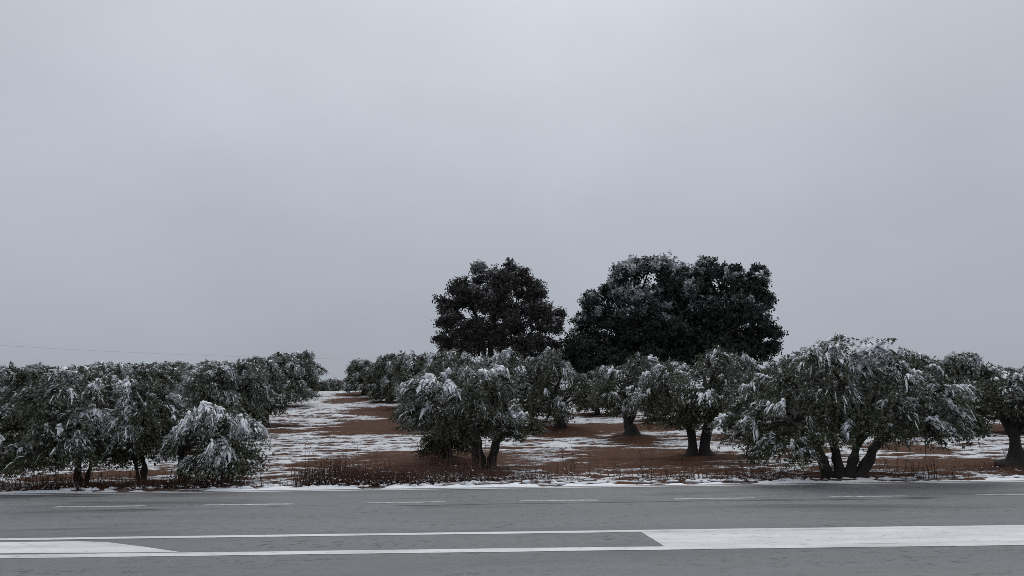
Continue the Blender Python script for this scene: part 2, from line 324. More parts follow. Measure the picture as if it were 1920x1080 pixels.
def mixcol(nodes, links, fac, a, b):
    n = nodes.new('ShaderNodeMix'); n.data_type = 'RGBA'
    for sock, x in ((n.inputs[0], fac), (n.inputs[6], a), (n.inputs[7], b)):
        if isinstance(x, (int, float)): sock.default_value = x
        elif isinstance(x, tuple): sock.default_value = (*x, 1)
        else: links.new(x, sock)
    return n.outputs[2]

def bump(nodes, links, b, height, strength=0.5, dist=0.02):
    n = nodes.new('ShaderNodeBump')
    n.inputs['Strength'].default_value = strength; n.inputs['Distance'].default_value = dist
    links.new(height, n.inputs['Height']); links.new(n.outputs[0], b.inputs['Normal'])
    return n

def attr(nodes, name):
    a = nodes.new('ShaderNodeAttribute'); a.attribute_name = name
    return a.outputs['Fac']

SNOW_COL = (0.80, 0.83, 0.87)

def mat_leaf(name, top, top2, under, dust_gain=1.0):
    m, N, L, b = new_mat(name)
    tint = attr(N, 'tint'); dust = attr(N, 'dust')
    geo = N.new('ShaderNodeNewGeometry')
    c = mixcol(N, L, tint, top, top2)
    c = mixcol(N, L, geo.outputs['Backfacing'], c, under)
    c = mixcol(N, L, math_node(N, L, 'MULTIPLY', dust, dust_gain), c, SNOW_COL)
    L.new(c, b.inputs['Base Color'])
    b.inputs['Roughness'].default_value = 0.6
    b.inputs['Specular IOR Level'].default_value = 0.25
    return m

M_OLIVE = mat_leaf('olive_leaf', (0.046, 0.053, 0.027), (0.125, 0.131, 0.072), (0.068, 0.075, 0.051))
M_OAK = mat_leaf('evergreen_leaf', (0.016, 0.024, 0.019), (0.032, 0.043, 0.032), (0.030, 0.040, 0.033))
M_ROUND = mat_leaf('brown_oak_leaf', (0.027, 0.026, 0.024), (0.066, 0.060, 0.054), (0.045, 0.042, 0.040))

def mat_snow(name, scale=9.0):
    m, N, L, b = new_mat(name)
    v = coords(N, L)
    n1 = noise(N, L, v, scale, 5)
    L.new(mixcol(N, L, n1, (0.76, 0.80, 0.85), (0.86, 0.87, 0.89)), b.inputs['Base Color'])
    b.inputs['Roughness'].default_value = 0.75
    b.inputs['Specular IOR Level'].default_value = 0.2
    b.inputs['Subsurface Weight'].default_value = 0.0
    bump(N, L, b, noise(N, L, v, scale * 4, 4), 0.5, 0.01)
    return m
M_SNOW = mat_snow('snow')

def mat_bark():
    m, N, L, b = new_mat('wet_bark')
    v = coords(N, L, (7, 7, 1.6))
    n1 = noise(N, L, v, 2.2, 6, 0.65, 0.6)
    L.new(mixcol(N, L, n1, (0.011, 0.010, 0.009), (0.046, 0.038, 0.034)), b.inputs['Base Color'])
    b.inputs['Roughness'].default_value = 0.85
    bump(N, L, b, n1, 0.9, 0.04)
    return m
M_BARK = mat_bark()

def mat_field():
    m, N, L, b = new_mat('red_soil_with_snow')
    vo = coords(N, L, (1, 1, 1))
    vs = coords(N, L, (0.55, 2.6, 1))          # streaks run along the plough lines
    vs2 = coords(N, L, (1.6, 4.2, 1))
    bare = attr(N, 'bare'); relief = attr(N, 'relief')
    n_big = noise(N, L, vs, 1.1, 5, 0.6, 0.4)
    n_fine = noise(N, L, vs2, 3.2, 6, 0.78)
    clod = noise(N, L, vo, 9.0, 5, 0.72)
    t = math_node(N, L, 'ADD', math_node(N, L, 'MULTIPLY', n_big, 0.65), math_node(N, L, 'MULTIPLY', n_fine, 0.75))
    t = math_node(N, L, 'ADD', t, math_node(N, L, 'MULTIPLY', clod, 0.40))
    t = math_node(N, L, 'ADD', t, math_node(N, L, 'MULTIPLY', relief, 1.0))
    t = math_node(N, L, 'SUBTRACT', t, math_node(N, L, 'MULTIPLY', bare, 0.33))
    cover = maprange(N, L, t, 0.84, 1.02, 0, 0.90, True)
    soil = mixcol(N, L, noise(N, L, vo, 2.3, 6, 0.65), (0.055, 0.028, 0.017), (0.150, 0.074, 0.041))
    soil = mixcol(N, L, maprange(N, L, clod, 0.35, 0.7), soil, (0.060, 0.030, 0.022))
    thin = mixcol(N, L, maprange(N, L, n_fine, 0.38, 0.62), (0.56, 0.575, 0.60), SNOW_COL)
    L.new(mixcol(N, L, cover, soil, thin), b.inputs['Base Color'])
    b.inputs['Roughness'].default_value = 0.9
    b.inputs['Specular IOR Level'].default_value = 0.15
    h = math_node(N, L, 'ADD', math_node(N, L, 'MULTIPLY', cover, 0.8), clod)
    bump(N, L, b, h, 0.8, 0.05)
    return m
M_FIELD = mat_field()

def mat_asphalt():
    m, N, L, b = new_mat('damp_asphalt')
    v = coords(N, L)
    fine = noise(N, L, v, 60.0, 3, 0.7)
    mid = noise(N, L, coords(N, L, (0.6, 1.6, 1)), 1.4, 5, 0.6)
    wear = noise(N, L, coords(N, L, (0.10, 1.0, 1)), 0.9, 4, 0.55)
    pits = maprange(N, L, noise(N, L, coords(N, L, (0.7, 0.8, 1)), 7.0, 5, 0.75), 0.53, 0.62)
    c = mixcol(N, L, mid, (0.098, 0.101, 0.112), (0.192, 0.196, 0.214))
    c = mixcol(N, L, maprange(N, L, wear, 0.35, 0.7), c, (0.165, 0.166, 0.174))
    tracks = noise(N, L, coords(N, L, (0.012, 0.62, 1)), 1.0, 2, 0.5)
    c = mixcol(N, L, maprange(N, L, tracks, 0.38, 0.62, 0.0, 0.5), c, (0.105, 0.106, 0.114))
    grain = noise(N, L, v, 24.0, 3, 0.75)
    c = mixcol(N, L, maprange(N, L, grain, 0.42, 0.66, 0.0, 0.45), c, (0.26, 0.263, 0.275))
    c = mixcol(N, L, math_node(N, L, 'MULTIPLY', fine, 0.35), c, (0.16, 0.155, 0.15))
    pits = math_node(N, L, 'MULTIPLY', pits, maprange(N, L, noise(N, L, coords(N, L, (0.35, 0.9, 1)), 1.3, 4, 0.6), 0.42, 0.62, 0.15, 1.0))
    c = mixcol(N, L, math_node(N, L, 'MULTIPLY', pits, 0.85), c, (0.045, 0.044, 0.046))
    damp = maprange(N, L, noise(N, L, coords(N, L, (0.16, 0.75, 1)), 1.0, 6, 0.62, 0.5), 0.46, 0.66, 0, 1, True)
    c = mixcol(N, L, math_node(N, L, 'MULTIPLY', damp, 0.55), c, (0.090, 0.090, 0.098))
    L.new(c, b.inputs['Base Color'])
    L.new(maprange(N, L, damp, 0, 1, 0.68, 0.36), b.inputs['Roughness'])
    b.inputs['Specular IOR Level'].default_value = 0.35
    bump(N, L, b, math_node(N, L, 'SUBTRACT', fine, pits), 0.5, 0.006)
    return m
M_ASPHALT = mat_asphalt()

def mat_paint(name, wear_lo, wear_hi):
    """road paint; where worn through, the asphalt shows"""
    m, N, L, b = new_mat(name)
    n1 = noise(N, L, coords(N, L, (1.0, 2.0, 1)), 5.0, 6, 0.7)
    n2 = noise(N, L, coords(N, L), 60.0, 2, 0.6)
    t = math_node(N, L, 'ADD', math_node(N, L, 'MULTIPLY', n1, 0.75), math_node(N, L, 'MULTIPLY', n2, 0.25))
    w = maprange(N, L, t, wear_lo, wear_hi)
    dirt = noise(N, L, coords(N, L, (0.3, 1, 1)), 2.0, 4)
    dirt = maprange(N, L, dirt, 0.3, 0.65)
    paint = mixcol(N, L, dirt, (0.48, 0.49, 0.49), (0.70, 0.71, 0.71))
    L.new(mixcol(N, L, w, (0.105, 0.104, 0.107), paint), b.inputs['Base Color'])
    b.inputs['Roughness'].default_value = 0.6
    bump(N, L, b, t, 0.25, 0.004)
    return m
M_PAINT = mat_paint('white_road_paint', 0.31, 0.45)
M_PAINT_WORN = mat_paint('worn_road_paint', 0.37, 0.64)

def mat_plain(name, c1, c2, scale=8.0, rough=0.8):
    m, N, L, b = new_mat(name)
    L.new(mixcol(N, L, noise(N, L, coords(N, L), scale, 4), c1, c2), b.inputs['Base Color'])
    b.inputs['Roughness'].default_value = rough
    return m
M_TAR = mat_plain('tar_seam', (0.03, 0.03, 0.031), (0.06, 0.059, 0.06), 6.0, 0.6)
M_WEED = mat_plain('dry_weed', (0.042, 0.018, 0.012), (0.130, 0.062, 0.040), 2.5)
M_WIRE = mat_plain('cable', (0.10, 0.105, 0.115), (0.13, 0.135, 0.14), 1.0)

# ------------------------------------------------------------------ ground and field
def strut(name, me, parent=None):
    o = link(name, me, parent)
    if parent is None:
        o['kind'] = 'structure'
    return o

ys = [20.86]
while ys[-1] < 82:
    ys.append(ys[-1] + 0.08 + (ys[-1] - 21) * 0.0048)
ys = np.array(ys + [84, 87, 91, 96, 103, 112, 125, 145, 170, 210, 260, 350, 600, 1200, 3000])
xs = np.concatenate([[-2500, -900, -400, -220, -140, -100, -80], np.arange(-62, -34, 0.5), np.arange(-34, 34, 0.2), np.arange(34, 62, 0.5),
                     [62, 80, 100, 140, 220, 400, 900, 2500]])
X, Y = np.meshgrid(xs, ys)
fx, fy = X.ravel(), Y.ravel()
Z = ground_z(fy)
inner = (np.abs(fx) < 63) & (fy < 83) & (fy > 21.1)
near_w = np.clip((fy - 21.15) / 0.8, 0, 1)
warp = fbm(np.c_[fx * 0.10, fy * 0.16, fx * 0], 3, 3) * 5.0
furrow = np.sin((fy + warp * 0.5) * 2 * math.pi / 0.95)
furrow2 = np.sin((fy * 0.93 + warp * 0.8 + 3) * 2 * math.pi / 2.3)
clods = fbm(np.c_[fx * 1.3, fy * 2.4, fx * 0 + 5], 9, 4) - 0.5
clods2 = vnoise(np.c_[fx * 3.4, fy * 4.6, fx * 0 + 2], 19) - 0.5
rough = 0.55 + 0.9 * fbm(np.c_[fx * 0.2, fy * 0.3, fx * 0 + 8], 25, 2)
relief = (0.026 * furrow + 0.02 * furrow2 + 0.16 * clods + 0.05 * clods2) * rough
mound = np.zeros(len(fx))
bare = np.zeros(len(fx))
edge_n = (fbm(np.c_[fx * 0.35, fy * 0.9, fx * 0 + 9], 21, 4) - 0.5)
for (cx, cy, rx, ry) in BARE:
    d = np.sqrt(((fx - cx) / rx) ** 2 + ((fy - cy) / (ry * 1.05)) ** 2) + edge_n * 0.9
    bare = np.maximum(bare, np.clip((1.25 - d) / 0.6, 0, 1))
for h in HEROES:
    if h['kind'] == 'olive':
        d = np.hypot((fx - h['x']) / 1.3, fy - h['y'])
        mound = np.maximum(mound, 0.16 * np.exp(-(d / 0.75) ** 2) * (1 if h['y'] > 27 else 0.35))
        bare = np.maximum(bare, np.clip(1.5 - d / 0.9 + edge_n, 0, 1) * 0.9)
for g in GENERIC:
    d = np.hypot((fx - g[1]) / 1.5, fy - g[2])
    bare = np.maximum(bare, np.clip(1.6 - d / 1.0 + edge_n, 0, 1) * 0.9)
Z = Z + np.where(inner, relief * near_w + mound, 0)
nx, ny = len(xs), len(ys)
Rg = np.where(inner, relief, 0).reshape(ny, nx)
gy = np.gradient(Rg, ys, axis=0); gx = np.gradient(Rg, xs, axis=1)
slope = np.clip(np.hypot(gx, gy), 0, 1.0).ravel()
ii = (np.arange(ny - 1)[:, None] * nx + np.arange(nx - 1)[None, :])
quads = np.stack([ii, ii + 1, ii + nx + 1, ii + nx], -1).reshape(-1, 4)
me = make_mesh('field', np.c_[fx, fy, Z], quads, M_FIELD, True,
               point_attrs={'bare': bare, 'relief': np.where(inner, 0.20 - slope + relief * 2.0, 0)})
field = strut('field', me)

# the land on the camera's side of the road, and far left and right of it
gv = np.array([(-2500, -2500, -.06), (2500, -2500, -.06), (2500, -3.0, -.06), (-2500, -3.0, -.06)], float)
strut('ground', make_mesh('ground', gv, [(0, 1, 2, 3)], M_FIELD, point_attrs={'bare': [0.2] * 4, 'relief': [0] * 4}))

# ------------------------------------------------------------------ road and its markings
def sheet(name, outline, z, mat, parent, thick=0.0):
    n = len(outline)
    v = np.array([(x, y, z) for x, y in outline], float)
    me = make_mesh(name, v, [tuple(range(n))], mat)
    return link(name, me, parent)

rx = np.concatenate([[-2500, -400, -120], np.arange(-60, 60.1, 1.0), [120, 400, 2500]])
prof = [(-3.2, -0.12), (-2.6, 0.0), (5.0, 0.0), (10.0, 0.0), (15.0, 0.0), (20.0, 0.0), (20.93, -0.002), (21.05, -0.10)]
v = np.array([(x, y, z) for x in rx for (y, z) in prof], float)
k = len(prof)
ii = np.arange(len(rx) - 1)[:, None] * k + np.arange(k - 1)[None, :]
q = np.stack([ii, ii + k, ii + k + 1, ii + 1], -1).reshape(-1, 4)
road = strut('road', make_mesh('road', v, q, M_ASPHALT))
Z1 = 0.004
def strip(name, x0, x1, y0, y1, mat, z=Z1, wob=0.012, seed=1, step=0.4):
    """painted line with slightly uneven edges"""
    n = max(2, int((x1 - x0) / step))
    x = np.linspace(x0, x1, n)
    a = y0 + (vnoise(np.c_[x * 1.7, x * 0, x * 0], seed) - .5) * wob * 2
    b_ = y1 + (vnoise(np.c_[x * 1.7, x * 0 + 5, x * 0], seed) - .5) * wob * 2
    v = np.vstack([np.c_[x, a, x * 0 + z], np.c_[x, b_, x * 0 + z]])
    i = np.arange(n - 1)
    return link(name, make_mesh(name, v, np.c_[i, i + 1, i + n + 1, i + n], mat), road)
strip('edge_line', -120, 120, 20.42, 20.62, M_PAINT, seed=2)
strip('lane_line', -120, 120, 12.33, 12.55, M_PAINT, seed=3)
strip('lane_line', -120, 120, 10.66, 10.94, M_PAINT, seed=4)
for k, (a, b_) in enumerate([(-16.6, -14.9), (-13.3, -11.6), (-9.95, -8.0), (-6.75, -4.8), (-3.2, -1.5), (0.1, 1.8), (3.45, 5.2), (6.8, 8.5), (10.0, 11.8), (13.3, 15.0), (16.6, 18.3)]):
    strip('lane_dash', a, b_, 17.13, 17.36, M_PAINT_WORN, seed=10 + k, wob=0.03, step=0.2)
sheet('painted_island', [(-60, 11.07), (-6.5, 11.06), (-4.55, 10.97), (-5.3, 11.5), (-6.1, 12.0), (-6.6, 12.12), (-60, 12.15)], Z1, M_PAINT, road)
sheet('painted_island', [(2.02, 10.945), (60, 10.945), (60, 12.325), (1.93, 12.325)], Z1, M_PAINT, road)
def seam(x0, x1, y, w, seed):
    n = int((x1 - x0) / 0.12); x = np.linspace(x0, x1, n)
    c = y + (fbm(np.c_[x * 0.5, x * 0, x * 0], seed, 4) - .5) * 0.22
    hw = w * np.clip(fbm(np.c_[x * 1.3, x * 0 + 3, x * 0], seed + 5, 3) * 2.4 - 0.72, 0.04, 1.4) * np.minimum(1, np.minimum(x - x0, x1 - x) / 0.8 + .02)
    v = np.vstack([np.c_[x, c - hw, x * 0 + 0.003], np.c_[x, c + hw, x * 0 + 0.003]])
    i = np.arange(n - 1)
    return link('tar_seam', make_mesh('tar_seam', v, np.c_[i, i + 1, i + n + 1, i + n], M_TAR), road)
seam(-9.8, -5.3, 16.55, 0.055, 4); seam(-5.4, -3.4, 16.75, 0.05, 7); seam(-2.6, 9.2, 16.72, 0.05, 5)
seam(5.0, 9.6, 16.92, 0.04, 15); seam(-13, -8.2, 19.8, 0.06, 6)

# ------------------------------------------------------------------ snow bank ploughed against the verge
bx = np.arange(-75, 75, 0.07)
cols = []
pr = np.linspace(0, 1, 9)
wn_ = fbm(np.c_[bx * 0.9, bx * 0, bx * 0], 31, 4)
hn_ = fbm(np.c_[bx * 1.3, bx * 0 + 7, bx * 0], 33, 4)
for j, t in enumerate(pr):
    y = 20.88 + 0.05 * (fbm(np.c_[bx * 1.1, bx * 0 + 2, bx * 0], 37, 3) - .5) + t * (0.26 + 0.34 * wn_)
    lum = fbm(np.c_[bx * 4, bx * 0 + t * 3, bx * 0], 35, 3)
    z = -0.03 + np.sin(min(t * 1.25, 1) * math.pi / 2) ** 0.7 * (0.02 + 0.09 * np.clip(hn_ * 1.7 - .3, 0.1, 1.2)) * (0.75 + 0.5 * lum) - 0.10 * max(0, t - 0.8) * 5 * 0.8
    cols.append(np.c_[bx, y, z])
v = np.stack(cols, 1).reshape(-1, 3)
k = len(pr)
ii = np.arange(len(bx) - 1)[:, None] * k + np.arange(k - 1)[None, :]
q = np.stack([ii, ii + k, ii + k + 1, ii + 1], -1).reshape(-1, 4)
bank = link('snow_bank', make_mesh('snow_bank', v, q, M_SNOW, True))
bank['kind'] = 'stuff'
tag(bank, 'narrow bank of white snow along the far road edge', 'snow')

# lumps of thrown-up snow behind the bank, too many and too small to tell apart
rng = np.random.default_rng(61)
k = 900
lx_ = rng.uniform(-24, 24, k); ly_ = 21.15 + rng.gamma(1.3, 0.22, k)
keep = rng.random(k) < np.clip((fbm(np.c_[lx_ * 0.6, ly_, lx_ * 0], 71, 3) - .42) * 6, 0.05, 1)
lx_, ly_ = lx_[keep], ly_[keep]; k = len(lx_)
LP = np.zeros((k, 6, 3)); a = np.linspace(-1, 1, 6)
ln_ = rng.uniform(.04, .16, k); az_ = rng.normal(size=k) * 0.5
LP[:, :, 0] = lx_[:, None] + np.cos(az_)[:, None] * ln_[:, None] * a[None]
LP[:, :, 1] = ly_[:, None] + np.sin(az_)[:, None] * ln_[:, None] * a[None]
LP[:, :, 2] = ground_z(ly_)[:, None] + 0.02
LR = (rng.uniform(.02, .06, k))[:, None] * np.array([.15, .8, 1.05, 1, .8, .15])[None] * rng.uniform(.7, 1.3, (k, 6))
LUMPS = (LP, LR, rng)

# ------------------------------------------------------------------ trees
def lump_rows(P, R, sides, rng):
    """P (S,K,3) node rows, R (S,K) radii -> lumpy tubes flattened against their twigs"""
    S, K, _ = P.shape
    t = unit(np.gradient(P, axis=1))
    up = np.array([0, 0, 1.0])
    a = np.cross(t, up) + 1e-4; a = unit(a)
    b = unit(np.cross(a, t))
    ang = np.arange(sides) * 2 * math.pi / sides + .3
    v = P[:, :, None, :] + R[:, :, None, None] * (np.cos(ang)[None, None, :, None] * a[:, :, None, :] + 0.75 * np.sin(ang)[None, None, :, None] * b[:, :, None, :])
    idx = (np.arange(S)[:, None, None] * K + np.arange(K - 1)[None, :, None]) * sides
    j = np.arange(sides)[None, None, :]; j2 = (j + 1) % sides
    q = np.stack([idx + j, idx + j2, idx + sides + j2, idx + sides + j], -1).reshape(-1, 4)
    return v.reshape(-1, 3), q

def leaves_on(P, T, per, ln, wd, spread, rng):
    """narrow four-sided leaves at the nodes P (S,K,3) with twig tangents T"""
    S, K, _ = P.shape
    base = np.repeat(P.reshape(-1, 3), per, axis=0); tan = np.repeat(T.reshape(-1, 3), per, axis=0)
    n = len(base)
    rv = rng.normal(size=(n, 3))
    side = unit(np.cross(tan, rv))
    d = unit(tan * (1 - spread) + side * spread + rng.normal(size=(n, 3)) * 0.12)
    w = unit(np.cross(d, rng.normal(size=(n, 3))))
    L = ln * rng.uniform(0.65, 1.25, (n, 1)); W = wd * rng.uniform(0.7, 1.2, (n, 1))
    v = np.stack([base, base + d * L * 0.45 + w * W, base + d * L, base + d * L * 0.45 - w * W], 1)
    # every leaf turns its upper side to the sky
    nrm = np.cross(v[:, 1] - v[:, 0], v[:, 2] - v[:, 0])
    flip = nrm[:, 2] < 0
    v[flip] = v[flip][:, [0, 3, 2, 1]]
    return v, np.abs(unit(nrm)[:, 2])

CROWN = {   # plumes per sub-bough, sprigs per plume, nodes, leaves per node, leaf length, half width, sprig length
    'olive': dict(nsub=4, pl=6, m=7, K=4, per=4, ll=0.104, lw=0.0145, sl=0.36, g=0.50, sg=0.55, jit=0.26, core=44),
    'oak':   dict(nsub=6, pl=11, m=5, K=3, per=3, ll=0.235, lw=0.078, sl=0.42, g=0.10, sg=0.10, jit=0.70, core=110),
    'round': dict(nsub=4, pl=8, m=6, K=3, per=3, ll=0.20, lw=0.064, sl=0.46, g=0.12, sg=0.15, jit=0.80, core=8),
}

def make_crown(name, lobes3, kind, det, snow, droop, seed, leaf_scale=1.0, mats=None, far_thin=False):
    """lobes3: list of (x,y,z,r).  Every lobe breaks up into separate boughs; each bough is a fan of
    arching plumes, each plume a row of sprigs.  Snow lies on what faces the sky."""
    rng = np.random.default_rng(seed * 101 + 7)
    q = CROWN[kind]
    C = np.array([l[:3] for l in lobes3]); R = np.array([l[3] for l in lobes3])
    cen = (C * (R[:, None] ** 2)).sum(0) / (R ** 2).sum()
    zlo, zhi = (C[:, 2] - R).min(), (C[:, 2] + R).max()
    olive = kind == 'olive'
    # boughs
    BC, BR, BO, BL = [], [], [], []
    near_r = (0.42, 0.78) if olive else (0.35, 0.66)
    for k in range(len(C)):
        ns = q['nsub'] + (R[k] > R.mean() * 1.25)
        d = unit(rng.normal(size=(ns * 2, 3)) * np.array([1, 1, 0.8]) + unit(C[k] - cen + 1e-6) * 0.45 + np.array([0, 0, 0.22]))
        c = C[k] + d * R[k] * rng.uniform(*near_r, (len(d), 1))
        dist = np.linalg.norm(c[:, None, :] - C[None], axis=2) / R[None]; dist[:, k] = 9
        c = c[dist.min(1) > 0.5][:ns]
        BC.append(c); BR.append(R[k] * rng.uniform(0.38, 0.62, len(c)))
        BO.append(unit(c - C[k])); BL.append(np.full(len(c), k))
    BC = np.vstack(BC); BR = np.concatenate(BR); BO = np.vstack(BO); BL = np.concatenate(BL)
    nb = len(BC)
    npl = np.maximum(4, (q['pl'] * det * (BR / BR.mean()) ** 1.6 + rng.uniform(-1, 1, nb)).astype(int))
    if far_thin:     # the far side of a crown carries fewer shoots
        npl = np.maximum(3, np.where(BC[:, 1] > cen[1] + 0.1, npl * 0.5, npl).astype(int))
    bi = np.repeat(np.arange(nb), npl); n = len(bi)
    if olive:        # every bough is a coherent fan that rises outwards and arches over
        away = (BC - cen) * np.array([1, 1, 0]); away = away / (np.linalg.norm(away, axis=1, keepdims=True) + 0.35)
        BD = unit(away * 0.9 + BO * 0.35 + np.array([0, 0, 0.62]) + rng.normal(size=(nb, 3)) * 0.30)
        D = unit(BD[bi] + rng.normal(size=(n, 3)) * np.array([0.5, 0.5, 0.36]))
        P0 = BC[bi] - BD[bi] * (BR[bi] * 0.62)[:, None] + rng.normal(size=(n, 3)) * (BR[bi] * 0.16)[:, None]
        LEN = BR[bi] * rng.uniform(1.15, 1.9, n) * np.where(rng.random(n) < 0.10, 1.25, 1.0)
    else:
        D = unit(rng.normal(size=(n, 3)) * np.array([1, 1, 0.7]) + BO[bi] * 0.7 + np.array([0, 0, 0.38]))
        low = D[:, 2] < -0.25
        D[low, 2] *= -0.4; D = unit(D)
        P0 = BC[bi] + rng.normal(size=(n, 3)) * (BR[bi] * 0.12)[:, None] - np.array([0, 0, 0.15]) * BR[bi][:, None]
        LEN = BR[bi] * rng.uniform(0.75, 1.25, n) * np.where(rng.random(n) < 0.10, 1.35, 1.0)
    Du = unit(D + np.array([0, 0, 0.15 if olive else 0.1]))
    g = q['g'] * droop * rng.uniform(0.6, 1.4, n)
    def arc(t):
        return P0[:, None, :] + LEN[:, None, None] * (Du[:, None, :] * t[..., None] + np.array([0, 0, -1.0]) * (g[:, None] * t ** 2)[..., None])
    def tang(t):
        return unit(Du[:, None, :] + np.array([0, 0, -2.0]) * (g[:, None] * t)[..., None])
    m, K, per = q['m'], q['K'], q['per'] - (leaf_scale > 1.5)
    t = rng.uniform(0.2, 1.0, (n, m))
    sp = arc(t).reshape(-1, 3)
    sd = unit(tang(t).reshape(-1, 3) + rng.normal(size=(n * m, 3)) * q['jit'])
    sl = q['sl'] * rng.uniform(0.55, 1.25, n * m) * leaf_scale ** 0.4
    sg = q['sg'] * droop * rng.uniform(0.4, 1.3, n * m)
    Dz = np.repeat(D[:, 2], m)
    load = np.repeat(np.where(rng.random(nb) < 0.62, rng.uniform(0.9, 1.6, nb), rng.uniform(0.1, 0.45, nb))[bi], m)
    above = np.clip((sp[:, 2] - np.repeat(BC[bi, 2], m)) / np.repeat(BR[bi], m) + np.where(load > 1.15, 0.6, 0.25), 0, 1)
    # sparse shaded foliage inside every lobe keeps the crown from being hollow
    ci = np.repeat(np.arange(len(C)), max(4, int(q['core'] * det)))
    cp = C[ci] + unit(rng.normal(size=(len(ci), 3))) * (R[ci] * rng.uniform(0, 0.62, len(ci)) ** 0.6)[:, None]
    cp[:, 2] += 0.06 * R[ci]
    nc = len(ci)
    sp = np.vstack([sp, cp]); sd = np.vstack([sd, unit(rng.normal(size=(nc, 3)) + np.array([0, 0, .2]))])
    sl = np.r_[sl, q['sl'] * 1.25 * rng.uniform(0.7, 1.2, nc)]; sg = np.r_[sg, np.full(nc, q['sg'])]
    Dz = np.r_[Dz, np.full(nc, -2.0)]; above = np.r_[above, np.zeros(nc)]; load = np.r_[load, np.zeros(nc)]
    # the crown ends in a clear lower edge
    li = np.r_[np.repeat(BL[bi], m), ci]
    end_z = sp[:, 2] + sl * (sd[:, 2] - sg)
    floor_k = {True: 1.15, False: 0.72}[droop > 1.25]
    keep = (end_z > C[li, 2] - floor_k * R[li]) | (not olive)
    main = np.r_[np.ones(n * m, bool), np.zeros(nc, bool)]
    sp, sd, sl, sg, Dz, above, load, main = [a_[keep] for a_ in (sp, sd, sl, sg, Dz, above, load, main)]
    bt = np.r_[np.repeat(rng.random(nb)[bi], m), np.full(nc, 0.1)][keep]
    ns_ = len(sp)
    tt = np.linspace(0.08, 1, K)[None, :]
    P = sp[:, None, :] + sl[:, None, None] * (sd[:, None, :] * tt[..., None] + np.array([0, 0, -1.0]) * (sg[:, None] * tt ** 2)[..., None])
    T = unit(sd[:, None, :] + np.array([0, 0, -2.0]) * (sg[:, None] * tt)[..., None])
    v, up = leaves_on(P, T, per, q['ll'] * leaf_scale, q['lw'] * leaf_scale, 0.36 if olive else 0.7, rng)
    nl = len(v)
    # exposure of each sprig to the falling snow
    hrel = (sp[:, 2] - zlo) / (zhi - zlo)
    patch = fbm(sp * (1.1 if olive else 0.35) + seed * 5.3, seed, 3)
    expo = np.clip(np.clip(Dz / 0.6, 0, 1) * 0.4 + above * 0.8, 0, 1) * np.clip(0.15 + 1.15 * hrel + 2.6 * (patch - 0.5), 0.03, 1.4) * load
    if kind == 'oak':
        expo *= np.clip(hrel * 2.6 - 0.8, 0.0, 1.3)
    le = np.repeat(expo, K * per)
    dust = le * snow * 1.9 * np.repeat(rng.uniform(0.3, 1.15, ns_), K * per)
    frost = np.repeat(np.clip(hrel * 1.3 - 0.25, 0, 1) * main * (0.5 + patch) * (0.26 if olive else 0.05), K * per)
    dust = np.maximum(np.clip((dust - 0.22) / 0.6, 0, 0.95), frost) * np.sqrt(up) * rng.uniform(0.7, 1.0, nl)
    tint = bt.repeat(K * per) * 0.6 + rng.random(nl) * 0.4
    crown = make_mesh(name, v.reshape(-1, 3), np.arange(nl * 4).reshape(-1, 4), mats, False, face_attrs={'dust': dust, 'tint': tint})
    # --- snow lying along the sprigs, in short broken lumps
    sel = rng.random(ns_) < np.clip(expo * snow * 2.1, 0, 0.97)
    S = int(sel.sum())
    snow_me = None
    if S:
        KK = 4
        r0 = ({'olive': 0.0260, 'oak': 0.066, 'round': 0.04}[kind] * leaf_scale ** 0.6) * rng.uniform(0.5, 1.3, S) * (0.6 + 0.7 * expo[sel]) * np.where((load[sel] > 1.48) & olive, 1.45, 1.0)
        a0 = rng.uniform(0.0, 0.4, S); a1 = a0 + rng.uniform(0.3, 0.65, S)
        tk = np.linspace(0, 1, KK)
        tv = np.clip(a0[:, None] + (a1 - a0)[:, None] * tk[None, :], 0, 1)
        Pl = sp[sel][:, None, :] + sl[sel][:, None, None] * (sd[sel][:, None, :] * tv[..., None] + np.array([0, 0, -1.0]) * (sg[sel][:, None] * tv ** 2)[..., None])
        Pl = Pl + rng.normal(size=Pl.shape) * (r0 * 0.45)[:, None, None]
        Rr = r0[:, None] * np.array([0.3, 1.0, 0.95, 0.3])[None, :] * rng.uniform(0.6, 1.35, (S, KK))
        Pu = Pl + np.array([0, 0, 1.0]) * (Rr * 1.1)[..., None]
        sv, sq = lump_rows(Pu, Rr, 3 if leaf_scale > 1.5 or not olive else 4, rng)
        if olive:     # thicker pads where a bough carries more
            pad = np.where((expo[sel] > 0.8) & (rng.random(S) < 0.14 * snow))[0]
            if len(pad):
                pc = sp[sel][pad]; pd = sd[sel][pad] * np.array([1, 1, .5]); L2 = sl[sel][pad] * 0.6
                tk2 = np.linspace(-0.4, 0.6, 7)
                PP = pc[:, None, :] + pd[:, None, :] * (L2[:, None] * tk2[None, :])[..., None]
                rr = np.minimum(2.1 * r0[pad], 0.062)[:, None] * (np.sin(np.pi * np.linspace(.06, .94, 7)) ** .5)[None, :] * rng.uniform(.6, 1.25, (len(pad), 7))
                PP = PP + rng.normal(size=PP.shape) * (r0[pad] * 0.8)[:, None, None]
                PP[..., 2] += rr * 0.5
                pv, pq = lump_rows(PP, rr, 6, rng)
                sq = np.vstack([sq, pq + len(sv)]); sv = np.vstack([sv, pv])
        snow_me = make_mesh(name + '_snow', sv, sq, M_SNOW, True)
    # --- twigs: lobe to bough, then along every plume
    tw = Soup()
    tk = np.linspace(0, 1, 3)
    A = arc(np.tile(tk[None, :], (n, 1)))
    rad = np.linspace(0.014, 0.004, 3) * (1.0 if olive else 2.0)
    tw.add(*lump_rows(A, np.tile(rad[None, :], (n, 1)), 3, rng))
